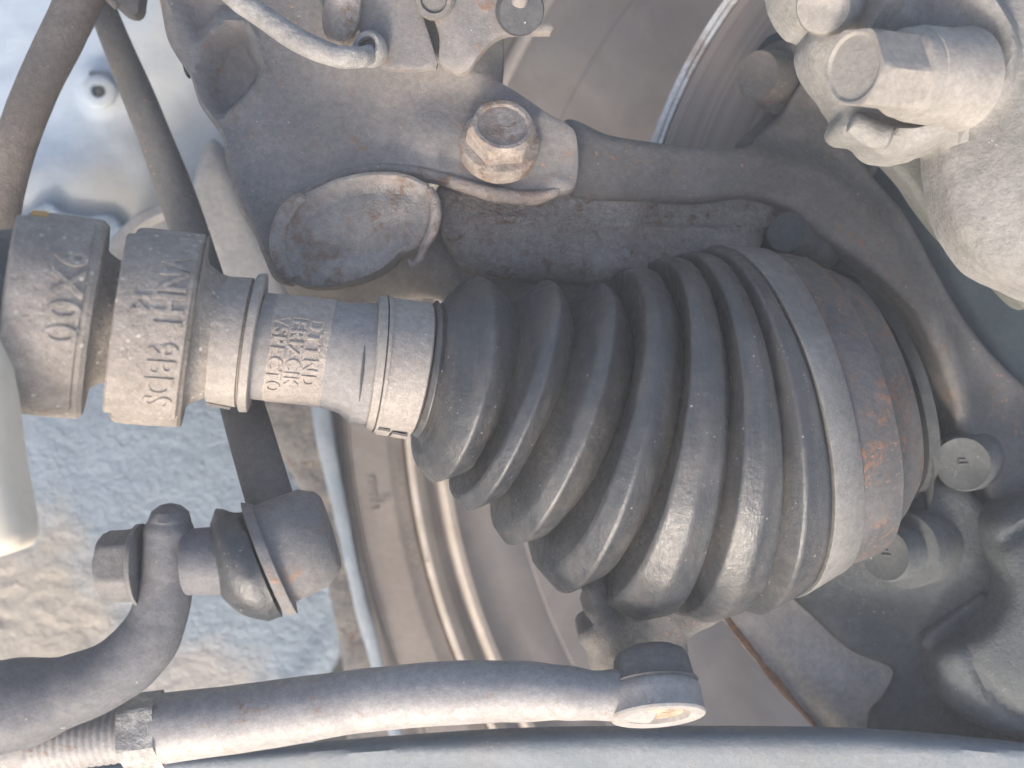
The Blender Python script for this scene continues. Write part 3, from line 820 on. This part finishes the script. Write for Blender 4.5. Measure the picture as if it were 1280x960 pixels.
d1 = mk('vibration_damper', span(A0, A1, [(-.12, -.75), (-.12, -.12), (-.06, -.03), (0, 0), (.5, .01), (.93, 0), (1, -.05), (1.02, -.3), (1.04, -.8)], jit=.012, seg=96), M['damper'], ax)
mk('raised_pad', sector(A0, A1, [(-.20, -.4), (-.20, -.02), (-.16, .03), (.5, .05), (.84, .04), (.87, .0), (.87, -.1)], R(-62), R(60)), M['damper'], d1)
def zpt(ra, rb, t, th, lift):
    c, n, r = lerp_ring(ra, rb, t); n, u, v = frame(n)
    return c + (u * math.cos(th) + v * math.sin(th)) * (r + lift)
def wrap_on(vf, a, b, t0, th0, lift, sgn):
    V, F = vf; c, n, r = lerp_ring(a, b, t0); n, u, v = frame(n)
    L_ = (b[0] - a[0]).length; out = []
    for p in V:
        cc, nn, rr = lerp_ring(a, b, t0 + p.y / L_)
        th = th0 + sgn * p.x / rr
        out.append(cc + (u * math.cos(th) + v * math.sin(th)) * (rr + lift + p.z))
    return out, F
# letters read downwards: work out which sense of theta is down
c_, n_, r_ = A0; n_, u_, v_ = frame(n_)
DN = 1 if v_.y < 0 else -1
mk('raised_lettering', wrap_on(text_mesh('9X00', .46, .009, 1.15, .9), A0, A1, .40, -DN * R(36), .055, DN), M['damper'], d1)
mk('paint_mark', wrap_on(([Vector((x, y, z)) for z in (0, .02) for x, y in ((0, 0), (.18, 0), (.18, .16), (0, .16))], [(0, 1, 2, 3), (4, 5, 6, 7), (0, 1, 5, 4), (1, 2, 6, 5), (2, 3, 7, 6), (3, 0, 4, 7)]), A0, A1, .0, -DN * R(72), .02, DN), M['yellow'], d1)
mk('damper_neck', span(A1, B0, [(-.1, -.30), (0.0, -.28), (.15, -.36), (.5, -.42), (.85, -.44), (1.0, -.42), (1.1, -.42)], jit=.03), M['damper_neck'], ax)
d2 = mk('vibration_damper', span(B0, B1, [(-.02, -.8), (-.02, -.08), (.02, -.02), (.08, 0), (.5, .01), (.95, 0), (1, -.04), (1.01, -.3), (1.02, -.8)], jit=.012, seg=96), M['damper'], ax)
mk('raised_pad', sector(B0, B1, [(-.10, -.3), (-.10, .0), (-.07, .03), (.5, .05), (.92, .045), (.955, .0), (.955, -.1)], R(-60), R(58)), M['damper'], d2)
mk('raised_lettering', join(wrap_on(text_mesh('VNH1', .42, .008, 1.0, .8), B0, B1, .45, -DN * R(42), .055, DN), wrap_on(text_mesh('9BDS', .42, .008, 1.0, .8), B0, B1, .45, DN * R(8), .055, DN),
     wrap_on(text_mesh('14', .26, .006, 1.0, .9), B0, B1, .12, -DN * R(18), .05, DN)), M['damper'], d2)
# left stub behind the damper
Z0 = ring((-60, 290), (-95, 480), DB); Z1 = ring((42, 285), (12, 500), DB)
mk('shaft', rings([Z0, Z1], cap0=True, cap1=True), M['rubber_dark'], ax)
# neck to the first clamp
D0 = ring((276, 347), (257, 500), DB); D1 = ring((322, 350), (299, 508), DB); D2 = ring((334, 349), (311, 508), DB)
mk('damper_collar', rings([B1, (B1[0], B1[1], B1[2] - .2), C0, C1, (D1[0], D1[1], D1[2] - .08)], cap0=False, jit=.012), M['damper'], ax)
k1 = mk('clamp', join(span(D0, D1, [(0, -.1), (0, .0), (.04, .02), (.9, .02), (.93, -.02), (.96, -.02)], cap0=True, cap1=True), span(D1, D2, [(.0, -.1), (.0, .05), (.15, .07), (.9, .07), (1, .05), (1, -.1)])), M['band_light'], ax)
# clamp tail
def strip(a, b, t0, t1, th0, th1, lift, seg=16):
    V, F = [], []
    for k in range(seg + 1):
        th = th0 + (th1 - th0) * k / seg
        for t, l in ((t0, lift), (t1, lift), (t1, lift + .03), (t0, lift + .03)):
            V.append(zpt(a, b, t, th, l))
    for k in range(seg):
        for q in range(4):
            F.append((k * 4 + q, k * 4 + (q + 1) % 4, (k + 1) * 4 + (q + 1) % 4, (k + 1) * 4 + q))
    F.append((0, 1, 2, 3)); F.append(tuple(seg * 4 + q for q in (3, 2, 1, 0)))
    return V, F
mk('clamp_tail', strip(D0, D1, .05, .75, DN * R(84), DN * R(120), .03), M['band_light'], k1)
# sleeve
E0 = ring((334, 366), (312, 499), DB); E1 = ring((420, 376), (400, 508), -3); E2 = ring((440, 379), (424, 517), 0); E3 = ring((455, 378), (436, 530), 3); E4 = ring((484, 380), (464, 533), 6)
mk('sleeve', rings([E0, lerp_ring(E0, E1, .5), E1, E2, E3, E4], jit=.008, seg=96), M['sleeve'], ax)
F0 = ring((350, 368), (328, 500), DB); F1 = ring((422, 376), (402, 508), -3)
th_a, th_b = -DN * R(84), DN * R(88)
V, F = [], []
for i in range(15):
    for k in range(41):
        th = th_a + (th_b - th_a) * k / 40
        e = 0.02 * fbm((i, k * .5, 0), .7) if i in (0, 14) else 0
        V.append(zpt(F0, F1, i / 14 + e, th, .012 if 0 < i < 14 else .004))
for i in range(14):
    for k in range(40): F.append((i * 41 + k, i * 41 + k + 1, (i + 1) * 41 + k + 1, (i + 1) * 41 + k))
lab = mk('label_sticker', (V, F), M['label'], ax)
mk('label_lettering', join(wrap_on(text_mesh('DTTND', .24, .009, 1.25, .85), F0, F1, .64, -DN * R(34), .018, DN),
    wrap_on(text_mesh('IERIZCIK', .24, .009, 1.1, .85), F0, F1, .36, -DN * R(36), .018, DN),
    wrap_on(text_mesh('VSPECTO', .24, .009, 1.15, .85), F0, F1, .07, -DN * R(34), .018, DN)), M['label'], lab)
sm_ = [zpt(E3, E4, .15 + .02 * q, -DN * R(16 - 13 * q), .004) for q in range(5)]
mk('scratch', tube(sm_, [.004, .016, .018, .012, .004], seg=8, n_sub=3), M['rubber_dark'], ax)
# second clamp
G0 = ring((472, 373), (455, 531), 6); G1 = ring((484, 373), (466, 536), 8); G2 = ring((540, 379), (512, 544), 13)
k2 = mk('clamp', join(span(G0, G1, [(0, -.15), (0, .0), (.15, .03), (.85, .03), (.95, .0), (1, -.03)]), span(G1, G2, [(0, -.1), (0, .0), (.04, .02), (.96, .0), (1, -.03), (1, -.12)])), M['band_light'], ax)
mk('clamp_tail', join(strip(G1, G2, .05, .38, DN * R(66), DN * R(96), .03), strip(G1, G2, .45, .85, DN * R(70), DN * R(100), .03)), M['band_light'], k2)
mk('clamp_ridge', strip(G1, G2, .0, .07, -DN * R(100), DN * R(96), .02, seg=50), M['band_light'], k2)
# ribbed boot: (top, bottom, bulge towards the camera, roundness)
KEY = [((541, 381), (514, 541), 14), ((546, 376), (520, 547), 15), ((549, 382), (524, 543), 16), ((553, 378), (526, 553), 18), ((562, 372), (523, 570), 24),
       ((586, 350), (526, 588), 38), ((596, 346), (538, 602), 42), ((608, 352), (574, 590), 34), ((637, 383), (584, 572), 28),
       ((677, 353), (566, 620), 38), ((685, 350), (578, 636), 42), ((694, 358), (614, 622), 34), ((710, 394), (626, 598), 28),
       ((742, 358), (619, 660), 44), ((751, 354), (632, 678), 48), ((764, 366), (665, 670), 42), ((778, 404), (680, 650), 42),
       ((780, 339), (672, 710), 60), ((790, 334), (694, 736), 66), ((805, 337), (728, 722), 66), ((824, 370), (742, 700), 60),
       ((820, 325), (738, 750), 74), ((832, 321), (775, 772), 80), ((847, 325), (818, 764), 72), ((858, 352), (830, 738), 68),
       ((850, 318), (836, 764), 88), ((860, 315), (868, 774), 94), ((872, 318), (904, 764), 86), ((878, 336), (916, 744), 80),
       ((876, 314), (934, 764), 95), ((884, 311), (975, 744), 98)]
kr = []
for i, (T, B, bu) in enumerate(KEY):
    kr.append(ring(T, B, bu))
# depth follows the arc of the bent boot rather than a straight line
fine = []
nsub = 6
for i in range(len(kr) - 1):
    a, b = kr[i], kr[i + 1]
    for k in range(nsub):
        t = k / nsub
        s0 = 0.35 * t * t * (3 - 2 * t) + 0.65 * t
        s = s0
        if abs(a[2] - b[2]) > 0.06:
            ex = 1.2
            s = t ** ex if b[2] < a[2] else 1 - (1 - t) ** ex
        c, n, r = a[0].lerp(b[0], t), a[1].lerp(b[1], s).normalized(), a[2] * (1 - s) + b[2] * s
        fine.append((c, n, r))
fine.append(kr[-1])
mk('boot', rings(fine, seg=144, cap0=True, cap1=True, jit=.014), M['rubber'], ax, angle=80)
H0 = ring((884, 309), (976, 745), 99); H1 = ring((946, 314), (1036, 712), 74)
mk('large_clamp', span(H0, H1, [(0, -.1), (0, .0), (.04, .012), (.95, .02), (.99, .01), (1, -.1)], seg=144), M['band'], ax)
I1 = ring((988, 322), (1082, 690), 78); I2 = ring((1042, 346), (1122, 626), 58); I3 = ring((1052, 356), (1130, 610), 62)
bell = [(H1[0], H1[1], H1[2] - .05), lerp_ring(H1, I1, .1, .985), lerp_ring(H1, I1, .6), lerp_ring(H1, I1, .94), I1, lerp_ring(I1, I2, .15, .975), lerp_ring(I1, I2, .6), lerp_ring(I1, I2, .92), I2, (I2[0], I2[1], I2[2] * .9)]
mk('joint_bell', rings(bell, seg=144, cap0=False, cap1=True, jit=.008), M['bell'], ax, angle=30)
I4 = ring((1064, 372), (1134, 608), 46, -2.35); I5 = ring((1050, 358), (1130, 618), 56, -2.2)
mk('seal_ring', rings([(I5[0], I5[1], I5[2] * .8), I5, (I5[0] + I5[1] * .15, I5[1], I5[2] * 1.01), I4], seg=96), M['seal'], ax)

#RODS
# ================================================================== TIE ROD
tr = thing('tie_rod', W(500, 880, .6), 'grey steering tie rod with sunlit underside and threaded end', 'tie rod')
ZT = 0.55
mk('rod', tube([W(200, 911, ZT), W(330, 894, ZT), W(450, 876, ZT), W(560, 866, ZT), W(650, 864, ZT), W(705, 866, ZT), W(742, 869, ZT), W(775, 869, ZT - .08), W(806, 868, ZT - .2)], [.415, .395, .37, .375, .355, .32, .29, .31, .34], jit=.006, seg=48), M['tie'], tr)
n_t = (W(330, 894, ZT) - W(200, 911, ZT)).normalized()
mk('flat', slab([(204, 932), (290, 922), (296, 934), (208, 948)], ZT + .30, .1, 3), M['tie'], tr)
mk('jam_nut', hexhead(W(205, 911, ZT), -n_t, .47, .44, cham=.93, rot=.2, jit=.01), M['tie_nut'], tr)
pr = []
for i in range(56):
    t = i * .022
    pr.append((t, .32 + (.013 if (i // 2) % 2 else 0)))
pr += [(1.26, .30), (4.2, .30)]
mk('threaded_shank', lathe(W(166, 916, ZT), (W(0, 938, ZT) - W(166, 916, ZT)), pr, seg=40), M['tie'], tr)
n_e = Vector((0.06, -0.87, 0.49)).normalized()
ec = W(818, 857, ZT - .12)
he = mk('end_housing', lathe(ec, n_e, [(-.04, .44), (-.02, .49), (.02, .53), (.07, .55), (.13, .555), (.22, .555), (.31, .565), (.35, .575), (.38, .56), (.39, .45), (.37, .39), (.28, .36)], seg=72, cap1=False, jit=.006), M['tie'], tr)
mk('ball_cap', lathe(ec + n_e * .28, n_e, [(-.1, .38), (.02, .37), (.05, .30), (.02, .24), (.05, .14), (.06, .001)], seg=50, jit=.012), M['cup_in'], tr)
mk('dust_boot', lathe(ec + n_e * .02, -n_e, [(0, .50), (.05, .54), (.1, .50), (.2, .48), (.34, .46), (.42, .41), (.47, .32), (.49, .15), (.49, .01)], seg=60, jit=.01), M['link_rod'], tr)

# ================================================================== ANTI-ROLL BAR
sb = thing('anti_roll_bar', W(150, 850, 1.2), 'grey bent anti-roll bar ending in a flattened bolted eye', 'anti-roll bar')
ZB = 1.15
mk('bar', tube([W(-260, 915, ZB), W(-60, 892, ZB), W(20, 880, ZB), W(90, 862, ZB), W(145, 838, ZB), W(180, 806, ZB), W(200, 765, ZB), W(209, 715, ZB), W(211, 668, ZB), W(212, 650, ZB)],
                [.62, .57, .52, .40, .37, .36, .32, .30, .29, .24], n_sub=14, seg=48, flat=lambda t: (1, .95 + .35 * min(1, max(0, (t - .75) * 4))), jit=.01, dome_h=.8), M['bar'], sb)
# ================================================================== LINK
lk = thing('stabilizer_link', W(330, 660, .9), 'grey stabilizer link with ball joint housing bolted to the anti-roll bar', 'stabilizer link')
ZL = ZB
def axn(a, b, za=ZL, zb=ZL): return (W(*b, zb) - W(*a, za)).normalized()
nh = axn((120, 707), (275, 700))
mk('stud_tip', lathe(W(121, 708, ZL), nh, [(0, .16), (.03, .20), (.16, .20)], seg=36), M['bar'], lk)
mk('nut', hexhead(W(178, 706, ZL), -nh, .42, .43, cham=.90, rot=.3, flange=.47, fh=.06), M['link'], lk)
mk('sleeve', lathe(W(246, 702, ZL), nh, [(-.1, .38), (.0, .38), (.22, .39), (.28, .38), (.4, .36)], seg=48, jit=.01), M['bar'], lk)
L0 = ring_fit((263, 654), (271, 737), -3, ZL - .1); L1 = ring_fit((270, 636), (302, 767), -5, ZL - .1); L2 = ring_fit((288, 640), (336, 776), -5, ZL - .12); L3 = ring_fit((302, 640), (353, 770), -5, ZL - .14)
mk('rubber_boot', rings([(L0[0], L0[1], L0[2] * .7), L0, lerp_ring(L0, L1, .25, 1.03), lerp_ring(L0, L1, .5, 1.05), lerp_ring(L0, L1, .75, 1.04), L1, lerp_ring(L1, L2, .25, 1.01), lerp_ring(L1, L2, .5, 1.02), lerp_ring(L1, L2, .75, 1.01), L2, lerp_ring(L2, L3, .5, .99), L3], jit=.012), M['rubber'], lk, angle=80)
K0 = ring_fit((301, 628), (358, 768), -5, ZL - .15); K1 = ring_fit((315, 630), (372, 766), -5, ZL - .15); K2 = ring_fit((318, 632), (370, 752), -5, ZL - .17); K3 = ring_fit((372, 612), (410, 732), -4, ZL - .25); K4 = ring_fit((392, 614), (424, 716), -4, ZL - .3)
mk('joint_housing', rings([(K0[0], K0[1], K0[2] * .85), K0, lerp_ring(K0, K1, .5, 1.01), K1, K2, lerp_ring(K2, K3, .5, 1.01), K3, lerp_ring(K3, K4, .6, .99), K4, (K4[0] + K4[1] * .05, K4[1], K4[2] * .85), (K4[0] + K4[1] * .07, K4[1], K4[2] * .3)], jit=.01), M['link'], lk)
mk('rod', tube([W(345, 650, ZL - .45), W(318, 560, .15), W(280, 430, -.9), W(230, 270, -2.0), W(185, 150, -2.2), W(130, 15, -2.3), W(100, -80, -2.35)], [.29, .29, .28, .27, .24, .20, .20], flat=lambda t: (1, .7), seg=32), M['link_rod'], lk)

# ================================================================== STRUT TUBE
st = thing('strut_tube', W(60, 120, -1.4), 'brown dusty steel tube crossing the upper left corner', 'tube')
mk('tube', tube([W(175, -190, -1.4), W(120, -50, -1.4), W(78, 45, -1.4), W(42, 120, -1.4), W(12, 205, -1.4), W(-8, 300, -1.4), W(-40, 470, -1.4)], [.32, .32, .30, .285, .28, .28, .28], jit=.006), M['strut'], st)
mk('clip', slab([(95, -90), (100, -6), (122, -10), (140, 4), (152, 14), (165, 17), (173, 8), (174, -90)], -1.2, .25, 6), M['link_rod'], st)
mk('clip_edge', tube([W(128, -12, -1.0), W(138, 0, -1.0), W(146, 8, -1.0)], .05, seg=12), M['strut'], st)

# ================================================================== CALIPER
cp = thing('brake_caliper', W(1200, 150, .8), 'pale cast brake caliper with large hex bolt in the upper right corner', 'brake caliper')
ZC = 0.7
def h_cal(P, d):
    h = 0.35 * sm(d, 0, 90)
    c = np.hypot(P[:, 0] - 1150, P[:, 1] - 78)
    h += 0.25 * sm(np.abs(c - 85), 22, 0)
    h -= 0.35 * sm(ldist(P, [(1090, 142), (1125, 148), (1165, 140)]), 26, 4)
    h += 0.30 * sm(ldist(P, [(1090, 172), (1140, 182), (1180, 165)]), 26, 0) * 0.5
    h += 0.2 * sm(ldist(P, [(1020, -20), (1090, 20), (1110, 30)]), 40, 0)
    h += 0.35 * sm(P[:, 0], 1200, 1330)
    return h
mk('casting', slab([(960, -260), (978, -20), (992, 8), (1005, 24), (1018, 30), (1014, 50), (1022, 75), (1038, 98), (1052, 118), (1060, 134), (1055, 150), (1062, 162), (1082, 170), (1096, 182), (1112, 190), (1140, 192), (1165, 186), (1181, 180), (1186, 205), (1192, 250), (1210, 295), (1240, 335), (1290, 366), (1360, 400), (1500, 440), (1500, -260)], ZC, .6, 26, h_cal, res=7, rough=.02, wob=1.5), M['caliper'], cp)
nb = Vector((-0.86, -0.06, 0.50)).normalized()
fc = W(1066, 84, ZC + 1.15)
mk('collar', lathe(fc - nb * 1.75, nb, [(0, .60), (.25, .55), (.75, .535), (.82, .515), (.84, .48)], seg=60, jit=.01), M['caliper_bolt'], cp)
mk('hex_bolt', hexhead(fc - nb * .92, nb, .455, .92, flange=.50, fh=.16, cham=.95, dish=.03, rot=.25, jit=.006), M['caliper_bolt'], cp)
mk('small_boss', lathe(W(1035, 6, ZC + .5), (-.5, -.35, .8), [(-.6, .36), (.1, .34), (.2, .30), (.22, .18), (.16, .001)], seg=40, jit=.02), M['caliper_bolt'], cp)
mk('lobe', tube([W(1066, 155, ZC + .1), W(1090, 166, ZC + .1), W(1110, 172, ZC + .15)], [.14, .17, .15], jit=.03), M['caliper'], cp)
cb = thing('caliper_bracket', W(1170, 260, -.4), 'olive grey bracket web showing between the caliper and the knuckle', 'bracket')
mk('web', slab([(1070, 150), (1095, 185), (1115, 205), (1135, 228), (1155, 258), (1190, 300), (1230, 330), (1300, 380), (1340, 180), (1200, 120)], -.6, .3, 10), M['bracket_green'], cb)
mk('cast_line', tube([W(1160, 190, -.55), W(1161, 205, -.55), W(1170, 212, -.55)], .02, seg=8), M['caliper'], cb)

# ================================================================== FOREGROUND
fe = thing('fender_edge', W(640, 980, 1.3), 'blurred blue grey sheet metal edge along the bottom of the picture', 'fender edge')
ZF = -0.9
up = resample([(-260, 990), (0, 972), (150, 960), (400, 936), (640, 919), (900, 916), (1100, 920), (1280, 936), (1540, 965)], 40, closed=False)
mk('sheet', slab([tuple(p) for p in up] + [(1540, 1060, 1), (-260, 1060, 1)], ZF, .15, 16, lambda P, d: -0.012 * np.maximum(P[:, 1] - 940, 0) * .4, res=8, rough=.01, rs=1.0), M['fender'], fe)
po = thing('cream_post', W(-60, 560, 3.4), 'out of focus cream moulded part at the left edge', 'moulded part')
mk('body', slab([(-420, 330), (-100, 345), (-38, 400), (-16, 480), (-2, 580), (12, 660), (8, 690), (-20, 702), (-100, 720), (-420, 740)], 3.2, .35, 30, res=9), M['cream'], po)

# ================================================================== VEIL (air volume added to imitate lens glare)
hz, nt_, b_ = mat_new('glare_veil_volume')
nt_.nodes.remove(b_)
pv = nt_.nodes.new('ShaderNodeVolumePrincipled')
pv.inputs['Color'].default_value = (0.90, 0.95, 1.0, 1)
pv.inputs['Density'].default_value = 0.13
nt_.links.new(pv.outputs[0], nt_.nodes['Material Output'].inputs['Volume'])
X, Y, Z0, Z1 = 460, 460, -60, D + 3
hv = [Vector((x, y, z)) for z in (Z0, Z1) for x, y in ((-X, -Y), (X, -Y), (X, Y), (-X, Y))]
hb = mk('glare_veil', (hv, [(0, 1, 2, 3), (4, 5, 6, 7), (0, 1, 5, 4), (1, 2, 6, 5), (2, 3, 7, 6), (3, 0, 4, 7)]), hz, base=(0, 0, 0), smooth=False)
tag(hb, 'thin pale air volume added to imitate lens glare over the suspension parts', kind='stuff')
